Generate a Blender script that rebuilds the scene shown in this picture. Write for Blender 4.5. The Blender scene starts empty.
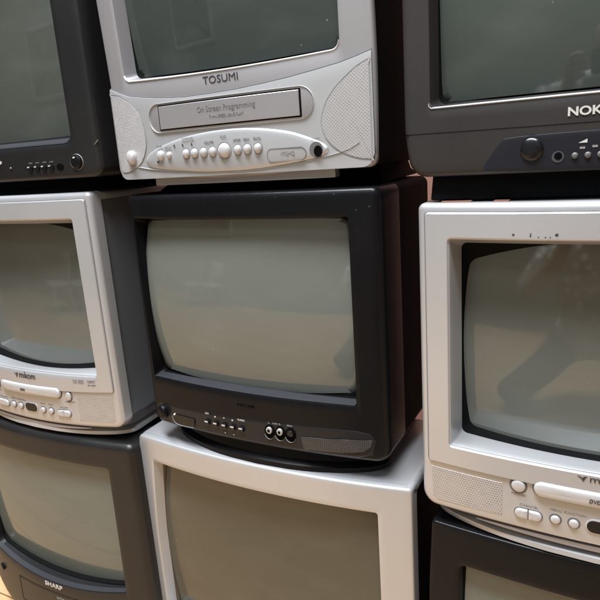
import bpy, math, random
from mathutils import Vector, Matrix
random.seed(4)
S = 0.65            # metres per model unit (the camera stands one unit from the wall of sets)
FZ = 1.36           # floor lies this many units below the lens
PI = math.pi
scene = bpy.context.scene
COL = scene.collection

# ------------------------------------------------------------------ materials
def mat(name, color, rough=.5, metal=0., grain=0., gscale=900, var=0., vscale=9, spec=.5, coat=0., dust=0., wear=0.):
    m = bpy.data.materials.new(name); m.use_nodes = True
    nt = m.node_tree; N = nt.nodes; L = nt.links
    b = N['Principled BSDF']
    b.inputs['Base Color'].default_value = (*color, 1)
    b.inputs['Roughness'].default_value = rough
    b.inputs['Metallic'].default_value = metal
    b.inputs['Specular IOR Level'].default_value = spec
    b.inputs['Coat Weight'].default_value = coat
    tc = N.new('ShaderNodeTexCoord')
    if var or dust:
        n = N.new('ShaderNodeTexNoise'); n.inputs['Scale'].default_value = vscale; n.inputs['Detail'].default_value = 6
        L.new(tc.outputs['Object'], n.inputs['Vector'])
        mx = N.new('ShaderNodeMix'); mx.data_type = 'RGBA'
        mx.inputs['A'].default_value = (*[c*(1-var) for c in color], 1)
        mx.inputs['B'].default_value = (*[min(1, c*(1+var)+dust) for c in color], 1)
        r = N.new('ShaderNodeMapRange'); r.inputs['From Min'].default_value = .35; r.inputs['From Max'].default_value = .7
        L.new(n.outputs['Fac'], r.inputs['Value']); L.new(r.outputs['Result'], mx.inputs['Factor'])
        L.new(mx.outputs['Result'], b.inputs['Base Color'])
        r2 = N.new('ShaderNodeMapRange'); r2.inputs['To Min'].default_value = rough*.9; r2.inputs['To Max'].default_value = min(1, rough*1.15)
        L.new(n.outputs['Fac'], r2.inputs['Value']); L.new(r2.outputs['Result'], b.inputs['Roughness'])
    if metal > .4:      # fine metallic flake
        nf = N.new('ShaderNodeTexNoise'); nf.inputs['Scale'].default_value = 1500; nf.inputs['Detail'].default_value = 1; L.new(tc.outputs['Object'], nf.inputs['Vector'])
        mf = N.new('ShaderNodeMapRange'); mf.inputs['From Min'].default_value = .3; mf.inputs['From Max'].default_value = .7; mf.inputs['To Min'].default_value = metal-.05; mf.inputs['To Max'].default_value = metal+.06
        L.new(nf.outputs['Fac'], mf.inputs['Value']); L.new(mf.outputs[0], b.inputs['Metallic'])
    if wear:      # tiny scuffs and specks scattered over the moulding
        v1 = N.new('ShaderNodeTexVoronoi'); v1.inputs['Scale'].default_value = 75; L.new(tc.outputs['Object'], v1.inputs['Vector'])
        n1 = N.new('ShaderNodeTexNoise'); n1.inputs['Scale'].default_value = 7; n1.inputs['Detail'].default_value = 4; L.new(tc.outputs['Object'], n1.inputs['Vector'])
        a1 = N.new('ShaderNodeMapRange'); a1.inputs['From Min'].default_value = .10; a1.inputs['From Max'].default_value = .05
        L.new(v1.outputs['Distance'], a1.inputs['Value'])
        a2 = N.new('ShaderNodeMapRange'); a2.inputs['From Min'].default_value = .55; a2.inputs['From Max'].default_value = .66; L.new(n1.outputs['Fac'], a2.inputs['Value'])
        mu = N.new('ShaderNodeMath'); mu.operation = 'MULTIPLY'; L.new(a1.outputs[0], mu.inputs[0]); L.new(a2.outputs[0], mu.inputs[1])
        m3 = N.new('ShaderNodeMath'); m3.operation = 'MULTIPLY'; L.new(mu.outputs[0], m3.inputs[0]); m3.inputs[1].default_value = .7
        mw = N.new('ShaderNodeMix'); mw.data_type = 'RGBA'; L.new(m3.outputs[0], mw.inputs['Factor'])
        old = b.inputs['Base Color'].links[0].from_socket if b.inputs['Base Color'].links else None
        if old: L.new(old, mw.inputs['A'])
        else: mw.inputs['A'].default_value = (*color, 1)
        mw.inputs['B'].default_value = (*[max(.02, c*(1+wear)) if wear < 0 else c+wear for c in color], 1)
        L.new(mw.outputs['Result'], b.inputs['Base Color'])
    if grain:
        g = N.new('ShaderNodeTexNoise'); g.inputs['Scale'].default_value = gscale; g.inputs['Detail'].default_value = 2
        L.new(tc.outputs['Object'], g.inputs['Vector'])
        bp = N.new('ShaderNodeBump'); bp.inputs['Strength'].default_value = grain; bp.inputs['Distance'].default_value = .0006
        L.new(g.outputs['Fac'], bp.inputs['Height']); L.new(bp.outputs['Normal'], b.inputs['Normal'])
    return m

def grille_mat(name, color, hole, px, pz, fill, rough=.45, metal=0., stagger=True, square=False):
    """moulded perforated plastic: a small dark hole in every cell, px by pz metres"""
    m = mat(name, color, rough, metal)
    nt = m.node_tree; N = nt.nodes; L = nt.links; b = N['Principled BSDF']
    tc = N.new('ShaderNodeTexCoord'); sp = N.new('ShaderNodeSeparateXYZ'); L.new(tc.outputs['Object'], sp.inputs[0])
    def M(op, a, bb=None):
        n = N.new('ShaderNodeMath'); n.operation = op
        for i, v in enumerate((a, bb)):
            if v is None: continue
            if isinstance(v, (int, float)): n.inputs[i].default_value = v
            else: L.new(v, n.inputs[i])
        return n.outputs[0]
    z = M('DIVIDE', sp.outputs['Z'], pz); x = M('DIVIDE', sp.outputs['X'], px)
    if stagger: x = M('ADD', x, M('MULTIPLY', M('FLOOR', z), .5))
    fx = M('ABSOLUTE', M('SUBTRACT', M('FRACT', x), .5)); fz = M('ABSOLUTE', M('SUBTRACT', M('FRACT', z), .5))
    d = M('MAXIMUM', fx, fz) if square else M('SQRT', M('ADD', M('MULTIPLY', fx, fx), M('MULTIPLY', fz, fz)))
    h = M('LESS_THAN', d, fill)
    n = N.new('ShaderNodeTexNoise'); n.inputs['Scale'].default_value = 90; L.new(tc.outputs['Object'], n.inputs['Vector'])
    hf = M('MULTIPLY', h, M('ADD', M('MULTIPLY', n.outputs['Fac'], .9), .3))
    mx = N.new('ShaderNodeMix'); mx.data_type = 'RGBA'
    mx.inputs['A'].default_value = (*color, 1); mx.inputs['B'].default_value = (*hole, 1)
    L.new(hf, mx.inputs['Factor']); L.new(mx.outputs['Result'], b.inputs['Base Color'])
    bp = N.new('ShaderNodeBump'); bp.invert = True; bp.inputs['Strength'].default_value = .6; bp.inputs['Distance'].default_value = .0006
    L.new(h, bp.inputs['Height']); L.new(bp.outputs['Normal'], b.inputs['Normal'])
    return m

def glass_mat(name, color, rough=.030, ior=1.58):
    m = mat(name, color, rough, 0, 0)
    nt = m.node_tree; N = nt.nodes; L = nt.links; b = N['Principled BSDF']
    b.inputs['IOR'].default_value = ior
    tc = N.new('ShaderNodeTexCoord')
    n = N.new('ShaderNodeTexNoise'); n.inputs['Scale'].default_value = 14; n.inputs['Detail'].default_value = 8; n.inputs['Roughness'].default_value = .65
    L.new(tc.outputs['Object'], n.inputs['Vector'])
    r = N.new('ShaderNodeMapRange'); r.inputs['From Min'].default_value = .4; r.inputs['From Max'].default_value = .75
    r.inputs['To Min'].default_value = rough; r.inputs['To Max'].default_value = rough+.09
    L.new(n.outputs['Fac'], r.inputs['Value']); L.new(r.outputs['Result'], b.inputs['Roughness'])
    # fine settled dust
    n2 = N.new('ShaderNodeTexNoise'); n2.inputs['Scale'].default_value = 5; n2.inputs['Detail'].default_value = 10
    L.new(tc.outputs['Object'], n2.inputs['Vector'])
    mx = N.new('ShaderNodeMix'); mx.data_type = 'RGBA'
    mx.inputs['A'].default_value = (*[c*.93 for c in color], 1); mx.inputs['B'].default_value = (*[c*1.12+.004 for c in color], 1)
    L.new(n2.outputs['Fac'], mx.inputs['Factor'])
    v1 = N.new('ShaderNodeTexVoronoi'); v1.inputs['Scale'].default_value = 60; L.new(tc.outputs['Object'], v1.inputs['Vector'])
    a1 = N.new('ShaderNodeMapRange'); a1.inputs['From Min'].default_value = .085; a1.inputs['From Max'].default_value = .05; L.new(v1.outputs['Distance'], a1.inputs['Value'])
    sepc = N.new('ShaderNodeSeparateColor'); L.new(v1.outputs['Color'], sepc.inputs[0])
    th = N.new('ShaderNodeMath'); th.operation = 'GREATER_THAN'; th.inputs[1].default_value = .94; L.new(sepc.outputs[0], th.inputs[0])
    mu = N.new('ShaderNodeMath'); mu.operation = 'MULTIPLY'; L.new(a1.outputs[0], mu.inputs[0]); L.new(th.outputs[0], mu.inputs[1])
    # wiped smears
    mp = N.new('ShaderNodeMapping'); mp.inputs['Rotation'].default_value = (0, .9, 0); mp.inputs['Scale'].default_value = (4, 4, 9); L.new(tc.outputs['Object'], mp.inputs['Vector'])
    n3 = N.new('ShaderNodeTexNoise'); n3.inputs['Scale'].default_value = 2.2; n3.inputs['Detail'].default_value = 7; L.new(mp.outputs[0], n3.inputs['Vector'])
    a3 = N.new('ShaderNodeMapRange'); a3.inputs['From Min'].default_value = .52; a3.inputs['From Max'].default_value = .78; a3.inputs['To Max'].default_value = .055; L.new(n3.outputs['Fac'], a3.inputs['Value'])
    ad = N.new('ShaderNodeMath'); ad.operation = 'MULTIPLY_ADD'; L.new(mu.outputs[0], ad.inputs[0]); ad.inputs[1].default_value = .35; L.new(a3.outputs[0], ad.inputs[2])
    m2 = N.new('ShaderNodeMix'); m2.data_type = 'RGBA'; L.new(ad.outputs[0], m2.inputs['Factor']); L.new(mx.outputs['Result'], m2.inputs['A'])
    m2.inputs['B'].default_value = (.36, .36, .33, 1); L.new(m2.outputs['Result'], b.inputs['Base Color'])
    return m

def wood_mat():
    m = mat('floor_boards', (.50, .27, .10), .38)
    nt = m.node_tree; N = nt.nodes; L = nt.links; b = N['Principled BSDF']
    tc = N.new('ShaderNodeTexCoord')
    br = N.new('ShaderNodeTexBrick'); br.inputs['Scale'].default_value = 1
    br.inputs['Brick Width'].default_value = 1.2; br.inputs['Row Height'].default_value = .12
    br.inputs['Mortar Size'].default_value = .0015; br.inputs['Color1'].default_value = (.63, .40, .215, 1); br.inputs['Color2'].default_value = (.54, .34, .175, 1)
    br.inputs['Mortar'].default_value = (.16, .08, .03, 1)
    L.new(tc.outputs['Object'], br.inputs['Vector'])
    mp = N.new('ShaderNodeMapping'); mp.inputs['Scale'].default_value = (2, 30, 30); L.new(tc.outputs['Object'], mp.inputs['Vector'])
    n = N.new('ShaderNodeTexNoise'); n.inputs['Scale'].default_value = 2; n.inputs['Detail'].default_value = 6; L.new(mp.outputs[0], n.inputs['Vector'])
    mx = N.new('ShaderNodeMix'); mx.data_type = 'RGBA'; mx.blend_type = 'MULTIPLY'; mx.inputs['Factor'].default_value = .5
    L.new(br.outputs['Color'], mx.inputs['A']); L.new(n.outputs['Color'], mx.inputs['B'])
    mx2 = N.new('ShaderNodeMix'); mx2.data_type = 'RGBA'; mx2.blend_type = 'MIX'; mx2.inputs['Factor'].default_value = .75
    L.new(mx.outputs['Result'], mx2.inputs['A']); L.new(br.outputs['Color'], mx2.inputs['B'])
    L.new(mx2.outputs['Result'], b.inputs['Base Color'])
    return m

SILVER = mat('silver_paint', (.475, .475, .488), .32, .47, .12, 1600, .03, 6, wear=-.5)
SILVER_DULL = mat('silver_paint_taupe', (.315, .300, .308), .36, .43, .12, 1600, .03, 6)
SILVER_BTN = mat('silver_button', (.50, .49, .49), .40, .3)
SILVER_SHADED = mat('silver_shaded', (.15, .16, .17), .30, .35, .15, 1100, .05, 7)  # silver darkened in its colour to carry the shade on cabinet sides
BLACK = mat('black_plastic', (.0048, .0048, .0058), .25, 0, .14, 1300, .12, 8, dust=.0008, spec=.16, wear=.06)
BLACK_FLAT = mat('black_rear_plastic', (.0035, .0038, .0045), .7, 0, .4, 900, .1, 8, spec=.06)
BLACK_GLOSS = mat('black_gloss', (.007, .007, .008), .22, spec=.35)
CHAR = mat('charcoal_plastic', (.0095, .0090, .0095), .38, 0, .14, 1500, .10, 8, dust=.002, spec=.40, wear=.08)
GREY = mat('dark_grey_plastic', (.023, .0195, .019), .46, 0, .13, 1500, .08, 8, dust=.003, spec=.35, wear=.08)
MASK = mat('tube_mask', (.004, .004, .004), .85, spec=.08)
BLUELIP = mat('slate_lip', (.024, .025, .029), .35, 0, .1, 1300, .05, 8)
INK = mat('dark_ink', (.03, .028, .03), .5)
INKSOFT = mat('faded_ink', (.16, .15, .15), .5)
PALE = mat('pale_print', (.55, .53, .51), .4, .2)
PALESOFT = mat('dim_print', (.22, .21, .20), .5)
WHITE = mat('white_jack', (.36, .345, .32), .35)
HOLE = mat('hole_black', (.002, .002, .002), .9, spec=.05)
SEAM = mat('seam_shadow_gap', (.10, .095, .095), .6)
GR_MIK = grille_mat('grille_round_holes', (.47, .455, .455), (.20, .19, .19), .0030, .0030, .30, .38, .4)
GR_TOS = grille_mat('grille_slots', (.46, .445, .445), (.20, .195, .195), .0040, .0019, .25, .38, .4)
GR_BLK = grille_mat('grille_dark', (.050, .049, .050), (.004, .004, .004), .0027, .0027, .34, .35, 0, False, True)
PINK = mat('pink_plaster', (.24, .115, .085), .8, 0, .3, 60, .04, 3)

# ------------------------------------------------------------------ mesh building
class MB:
    def __init__(s): s.v = []; s.f = []
    def ring(s, pts):
        i = len(s.v); s.v += [tuple(p) for p in pts]; return list(range(i, i+len(pts)))
    def bridge(s, a, b):
        n = len(a)
        for i in range(n):
            j = (i+1) % n; s.f.append((a[i], a[j], b[j], b[i]))
    def loft(s, rings, cap0=False, cap1=False):
        ids = [s.ring(r) for r in rings]
        for a, b in zip(ids, ids[1:]): s.bridge(a, b)
        if cap0: s.cap(ids[0], True)
        if cap1: s.cap(ids[-1])
        return ids
    def cap(s, r, flip=False):
        c = [sum(s.v[i][k] for i in r)/len(r) for k in range(3)]; s.v.append(tuple(c)); k = len(s.v)-1
        n = len(r)
        for i in range(n):
            j = (i+1) % n
            s.f.append((r[j], r[i], k) if flip else (r[i], r[j], k))
    def tube(s, pts, rad, seg=10, close=True):
        pts = [Vector(p) for p in pts]; rings = []
        for i, p in enumerate(pts):
            d = (pts[min(i+1, len(pts)-1)]-pts[max(i-1, 0)]).normalized()
            a = d.orthogonal().normalized() if i == 0 else (pa - d*pa.dot(d)).normalized(); pa = a
            b = d.cross(a); r = rad[i] if isinstance(rad, (list, tuple)) else rad
            rings.append([tuple(p+a*r*math.cos(t*2*PI/seg)+b*r*math.sin(t*2*PI/seg)) for t in range(seg)])
        s.loft(rings, close, close)
    def obj(s, name, material, parent=None, smooth=35, raw=False):
        me = bpy.data.meshes.new(name); me.from_pydata(s.v, [], s.f)
        import bmesh
        bm = bmesh.new(); bm.from_mesh(me); bmesh.ops.remove_doubles(bm, verts=bm.verts, dist=1e-6)
        bmesh.ops.recalc_face_normals(bm, faces=bm.faces); bm.to_mesh(me); bm.free()
        for p in me.polygons: p.use_smooth = True
        try: me.set_sharp_from_angle(angle=math.radians(smooth))
        except Exception: pass
        me.materials.append(material)
        o = bpy.data.objects.new(name, me); COL.objects.link(o)
        if parent: o.parent = parent
        return o

def tag(o, label=None, cat=None, group=None, kind=None):
    for k, v in (('label', label), ('category', cat), ('group', group), ('kind', kind)):
        if v: o[k] = v
    return o

def rrect(x0, x1, z0, z1, r, n=22, c=8, warp=None):
    """closed contour of a rounded rectangle; r = one radius or (bl, br, tr, tl)"""
    if not isinstance(r, (list, tuple)): r = (r,)*4
    P = []
    corners = [((x0+r[0], z0+r[0]), r[0], PI, 1.5*PI), ((x1-r[1], z0+r[1]), r[1], 1.5*PI, 2*PI),
               ((x1-r[2], z1-r[2]), r[2], 0, .5*PI), ((x0+r[3], z1-r[3]), r[3], .5*PI, PI)]
    arcs = [[(cx+rr*math.cos(a0+(a1-a0)*i/c), cz+rr*math.sin(a0+(a1-a0)*i/c)) for i in range(c+1)] for (cx, cz), rr, a0, a1 in corners]
    for k in range(4):
        P += arcs[k]
        p, q = arcs[k][-1], arcs[(k+1) % 4][0]
        P += [(p[0]+(q[0]-p[0])*i/n, p[1]+(q[1]-p[1])*i/n) for i in range(1, n)]
    if warp: P = [warp(x, z) for x, z in P]
    return P

def circ(cx, cz, r, rz=None, n=28): return [(cx+r*math.cos(2*PI*i/n), cz+(rz or r)*math.sin(2*PI*i/n)) for i in range(n)]

def smooth_closed(pts, sub=8):
    """Catmull-Rom through the points"""
    n = len(pts); out = []
    for i in range(n):
        p0, p1, p2, p3 = pts[i-1], pts[i], pts[(i+1) % n], pts[(i+2) % n]
        for k in range(sub):
            t = k/sub
            out.append(tuple(.5*((2*p1[a])+(-p0[a]+p2[a])*t+(2*p0[a]-5*p1[a]+4*p2[a]-p3[a])*t*t+(-p0[a]+3*p1[a]-3*p2[a]+p3[a])*t**3) for a in (0, 1)))
    return out

def poly(pts, step=.008):
    """straight-sided closed contour resampled"""
    out = []
    for i, p in enumerate(pts):
        q = pts[(i+1) % len(pts)]; n = max(1, int(math.dist(p, q)/step))
        out += [(p[0]+(q[0]-p[0])*k/n, p[1]+(q[1]-p[1])*k/n) for k in range(n)]
    return out

def inset(c, d):
    if abs(d) < 1e-9: return list(c)
    n = len(c); area = sum(c[i][0]*c[(i+1) % n][1]-c[(i+1) % n][0]*c[i][1] for i in range(n)); sg = 1 if area > 0 else -1
    out = []
    for i in range(n):
        ax, az = c[i-1]; bx, bz = c[(i+1) % n]; tx, tz = bx-ax, bz-az; l = math.hypot(tx, tz) or 1
        out.append((c[i][0]-sg*tz/l*d, c[i][1]+sg*tx/l*d))
    return out

class TV:
    """One set.  Coordinates in model units: x across, z up, d = depth behind the front plane."""
    def __init__(s, label, Y0, cx, hw, b, bottom, b2=None, top=0):
        s.Y0, s.cx, s.hw, s.b, s.b2, s.zb, s.zt = Y0, cx, hw, b, (b if b2 is None else b2), bottom, top
        s.root = bpy.data.objects.new('crt_television', None); COL.objects.link(s.root)
        s.root.empty_display_size = .05
        s.root.location = (cx*S, Y0*S, (bottom+FZ)*S)
        tag(s.root, label, 'television', 'old televisions stacked in three columns')
        s.dx = 0; s.dz = 0; s.sag = 0
    def bow(s, x, z):
        t = min(1, max(0, (z-s.zb)/((s.zt-s.zb) or 1)))
        b = s.b2+(s.b-s.b2)*t
        return b*max(0, 1-((x-s.cx)/s.hw)**2)
    def P(s, x, z, d=0, w=None):
        if s.sag: z -= s.sag*max(0, 1-(x/s.hw)**2)*min(1, max(0, (-.530-z)/.02))
        x += s.dx; z += s.dz
        if w is None: w = max(0, 1-max(0, d)/.16)
        return ((x-s.cx)*S, (d-s.bow(x, z)*w)*S, (z-s.zb)*S)
    def R(s, c, d, w=None): return [s.P(x, z, d, w) for x, z in c]
    def plate(s, name, c, prof, material, parent=None, fill=6, cd=None):
        """prof = [(inset, height above the face)...]; then filled toward the centre"""
        m = MB(); rings = []
        for i, h in prof: rings.append(s.R(inset(c, i), -h, 1))
        last = inset(c, prof[-1][0]); h = prof[-1][1]; hc = h if cd is None else cd
        cx = sum(p[0] for p in last)/len(last); cz = sum(p[1] for p in last)/len(last)
        for k in range(1, fill):
            t = 1-k/fill; hh = hc+(h-hc)*(1-(1-t)**2) if cd is not None else h
            hh = hc+(h-hc)*t*t
            rings.append(s.R([(cx+(x-cx)*t, cz+(z-cz)*t) for x, z in last], -hh, 1))
        m.loft(rings, False, True)
        return m.obj(name, material, parent or s.root)
    def groove(s, name, path, w, h, material, parent=None, closed=False):
        """a thin raised or inked line that follows the face"""
        m = MB(); n = len(path)
        L_, R_ = [], []
        for i in range(n):
            a = path[i-1] if (i > 0 or closed) else path[i]; b = path[(i+1) % n] if (i < n-1 or closed) else path[i]
            tx, tz = b[0]-a[0], b[1]-a[1]; l = math.hypot(tx, tz) or 1
            nx, nz = -tz/l*w/2, tx/l*w/2
            L_.append((path[i][0]+nx, path[i][1]+nz)); R_.append((path[i][0]-nx, path[i][1]-nz))
        for k in range(n):
            l, r, p = L_[k], R_[k], path[k]
            m.v += [s.P(l[0], l[1], .0015, 1), s.P(p[0], p[1], -h, 1), s.P(r[0], r[1], .0015, 1)]
        for k in range(n if closed else n-1):
            a, b = 3*k, 3*((k+1) % n)
            m.f += [(a, a+1, b+1, b), (a+1, a+2, b+2, b+1)]
        return m.obj(name, material, parent or s.root, 60)
    def text(s, name, body, x0, z0, height, width, material, h=.0006, parent=None, bold=0, slant=0, dz1=0):
        cu = bpy.data.curves.new('t', 'FONT'); cu.body = body; cu.extrude = .02; cu.offset = bold; cu.shear = slant; cu.resolution_u = 3
        o = bpy.data.objects.new('t', cu); COL.objects.link(o)
        dg = bpy.context.evaluated_depsgraph_get(); me = bpy.data.meshes.new_from_object(o.evaluated_get(dg))
        bpy.data.objects.remove(o)
        xs = [v.co.x for v in me.vertices]; ys = [v.co.y for v in me.vertices]
        ax, bx, ay, by = min(xs), max(xs), min(ys), max(ys)
        for v in me.vertices:
            t = (v.co.x-ax)/(bx-ax)
            x = x0+t*width; z = z0+(v.co.y-ay)/(by-ay)*height+dz1*t
            v.co = s.P(x, z, -(h if v.co.z > 0 else h-.0007), 1)
        me.materials.clear(); me.materials.append(material)
        ob = bpy.data.objects.new(name, me); COL.objects.link(ob); ob.parent = parent or s.root
        return ob
    def button(s, name, x, z, r, material, rz=None, h=.005, parent=None, ringm=None):
        if ringm: s.plate(name+'_surround', circ(x, z, r*1.3, (rz or r)*1.3), [(0, -.001), (0, .0006)], ringm, parent, 2)
        return s.plate(name, circ(x, z, r, rz), [(0, -.001), (0, h*.6), (r*.12, h*.85), (r*.3, h)], material, parent, 4, h*1.12)

    # --- bezel: outer contour -> rounded edge -> front -> opening -> tunnel
    def bezel(s, outer, opening, inner, material, shell=.10, er=.012, depth=.05, bev=.003, name='front_bezel', flare=0):
        m = MB(); rings = [s.R(inset(outer, .004-flare), shell+.004), s.R(inset(outer, -flare), shell), s.R(outer, er)]
        for k in range(1, 6):
            a = k/5*PI/2; rings.append(s.R(inset(outer, er*(1-math.cos(a))), er*(1-math.sin(a)), 1))
        A = inset(outer, er); B = inset(opening, -bev)
        for k in range(1, 6):
            t = k/6; rings.append(s.R([(a[0]+(b[0]-a[0])*t, a[1]+(b[1]-a[1])*t) for a, b in zip(A, B)], 0, 1))
        rings.append(s.R(B, 0, 1)); rings.append(s.R(inset(opening, -bev*.3), bev*.3, 1)); rings.append(s.R(opening, bev, 1))
        for k in range(1, 5):
            t = k/4; rings.append(s.R([(a[0]+(b[0]-a[0])*t, a[1]+(b[1]-a[1])*t) for a, b in zip(opening, inner)], bev+(depth-bev)*t, 1-t*.35))
        m.loft(rings)
        return m.obj(name, material, s.root)
    def tube(s, inner, glass, gm, depth=.05, gd=None, dome=.03, mask=MASK, w=.65):
        """black mask ring behind the opening and the domed glass in front of it"""
        gd = depth if gd is None else gd
        m = MB(); m.loft([s.R(inset(inner, -.012), depth+.004, w), s.R(inset(inner, -.003), depth-.001, w), s.R(glass, gd+.006, w), s.R(inset(glass, .008), gd+.02, w)])
        mk = m.obj('tube_surround', mask, s.root)
        m = MB(); cx = sum(p[0] for p in glass)/len(glass); cz = sum(p[1] for p in glass)/len(glass)
        hwid = max(abs(p[0]-cx) for p in glass); hht = max(abs(p[1]-cz) for p in glass)
        def g(t):
            out = []
            for x, z in glass:
                X, Z = cx+(x-cx)*t, cz+(z-cz)*t
                q = ((X-cx)/hwid)**2*.62+((Z-cz)/hht)**2*.38
                out.append(s.P(X, Z, gd+.006-dome*(1-q), w*.0))
            return out
        e = inset(glass, -.004)
        rings = [[(p[0], p[1]+.014*S, p[2]) for p in g(1.012)], [(p[0], p[1]+.004*S, p[2]) for p in g(1.006)]]+[g(1-k/22) for k in range(22)]
        m.loft(rings, False, True)
        return m.obj('screen', gm, s.root, 60)
    def cabinet(s, outer, material, shell=.10, straight=.26, back=.55, gap=.006, zdrop=.12, taper=.56):
        m = MB(); cx = s.cx-s.dx; z0 = min(p[1] for p in outer); zz = max(p[1] for p in outer)
        def sc(k, kz, base): return [(cx+(x-cx)*k, base+(z-base)*kz) for x, z in inset(outer, gap)]
        rings = [s.R(sc(.97, .97, (z0+zz)/2), shell-.03), s.R(sc(1, 1, z0), shell-.02), s.R(sc(1, 1, z0), straight), s.R(sc(.975, .985, z0), straight+.02),
                 s.R(sc(.86, .93, z0), straight+.07), s.R(sc(taper+.06, .80, z0), back-.06), s.R(sc(taper, .74, z0), back-.01), s.R(sc(taper-.03, .71, z0), back)]
        m.loft(rings[1:], False, True)
        c = m.obj('rear_cabinet', material, s.root)
        return c
    def top_panel(s, outer, material, d0, d1, w=1.):
        """silver lid kept bright above the shade-darkened cabinet, turned down a little at both flanks"""
        zt = max(p[1] for p in outer)+.0006; xs = [p[0] for p in outer if p[1] > zt-.03]; x0, x1 = min(xs), max(xs); m = MB(); rings = []
        r = .012; sec = [(x0, zt-.020), (x0, zt-r)]+[(x0+r*(1-math.cos(a)), zt-r*(1-math.sin(a))) for a in (.3, .7, 1.1, 1.45)]
        sec += [(x0+r+(x1-x0-2*r)*k/12, zt) for k in range(13)]
        sec += [(x1-r*(1-math.cos(a)), zt-r*(1-math.sin(a))) for a in (1.45, 1.1, .7, .3)]+[(x1, zt-r), (x1, zt-.020)]
        sec += [(x1-.003, zt-.020), (x1-.003-r, zt-.003)]+[(x1-r-(x1-x0-2*r)*k/12, zt-.003) for k in range(13)]+[(x0+.003, zt-.020)]
        for d in (d0, d0+.05, d0+.1, d0+.15, d1-.01, d1): rings.append(s.R([(x, z-(.003 if d == d1 else 0)) for x, z in sec], d))
        m.loft(rings, True, True)
        return m.obj('top_panel', material, s.root)
    def base(s, x0, x1, ztop, zbot, material, d0=.03, d1=.36, bow=.04, r=.05, lip=.006, name='base', out=.008):
        """plinth with a bowed front, flaring slightly toward its foot"""
        def plan(o):
            P = []; n = 36; cx = (x0+x1)/2; h = (x1-x0)/2+o
            for i in range(n+1):
                a = PI*i/n; u_ = -math.cos(a)
                xx = cx+h*math.copysign(abs(u_)**.55, u_); yy = d0-o+r*(1-math.sin(a)**.5)-bow*(1-((xx-cx)/h)**2)
                P.append((xx, yy))
            P += [(x1+o-.02, d1), (x0-o+.02, d1)]
            return P
        m = MB(); H = ztop-zbot; rings = []
        for z, o in ((ztop+.012, -.012), (ztop, -.01), (zbot+H*.45, -.004), (zbot+lip, out), (zbot+lip*.3, out+.001), (zbot, out-.003)):
            rings.append([((x+s.dx-s.cx)*S, y*S, (z+s.dz-s.zb)*S) for x, y in plan(o)])
        m.loft(rings, True, True)
        return m.obj(name, material, s.root)

def barrel(cx, cz, hw, hh, bx, bz, r, bz_top=None, n=22):
    def wp(x, z):
        Z = (z-cz)/hh; X = (x-cx)/hw
        b = bz if Z < 0 else (bz if bz_top is None else bz_top)
        return (cx+(x-cx)*(1-bx*Z*Z/hw), cz+(z-cz)*(1-b*X*X/hh))
    return rrect(cx-hw, cx+hw, cz-hh, cz+hh, r, n=n, warp=wp)

def sagged(x0, x1, z0, z1, r, sag=0, n=22):
    cx, cz, hw = (x0+x1)/2, (z0+z1)/2, (x1-x0)/2
    return rrect(x0, x1, z0, z1, r, n=n, warp=lambda x, z: (x, z-(sag*(1-((x-cx)/hw)**2) if z < cz else 0)))

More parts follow.
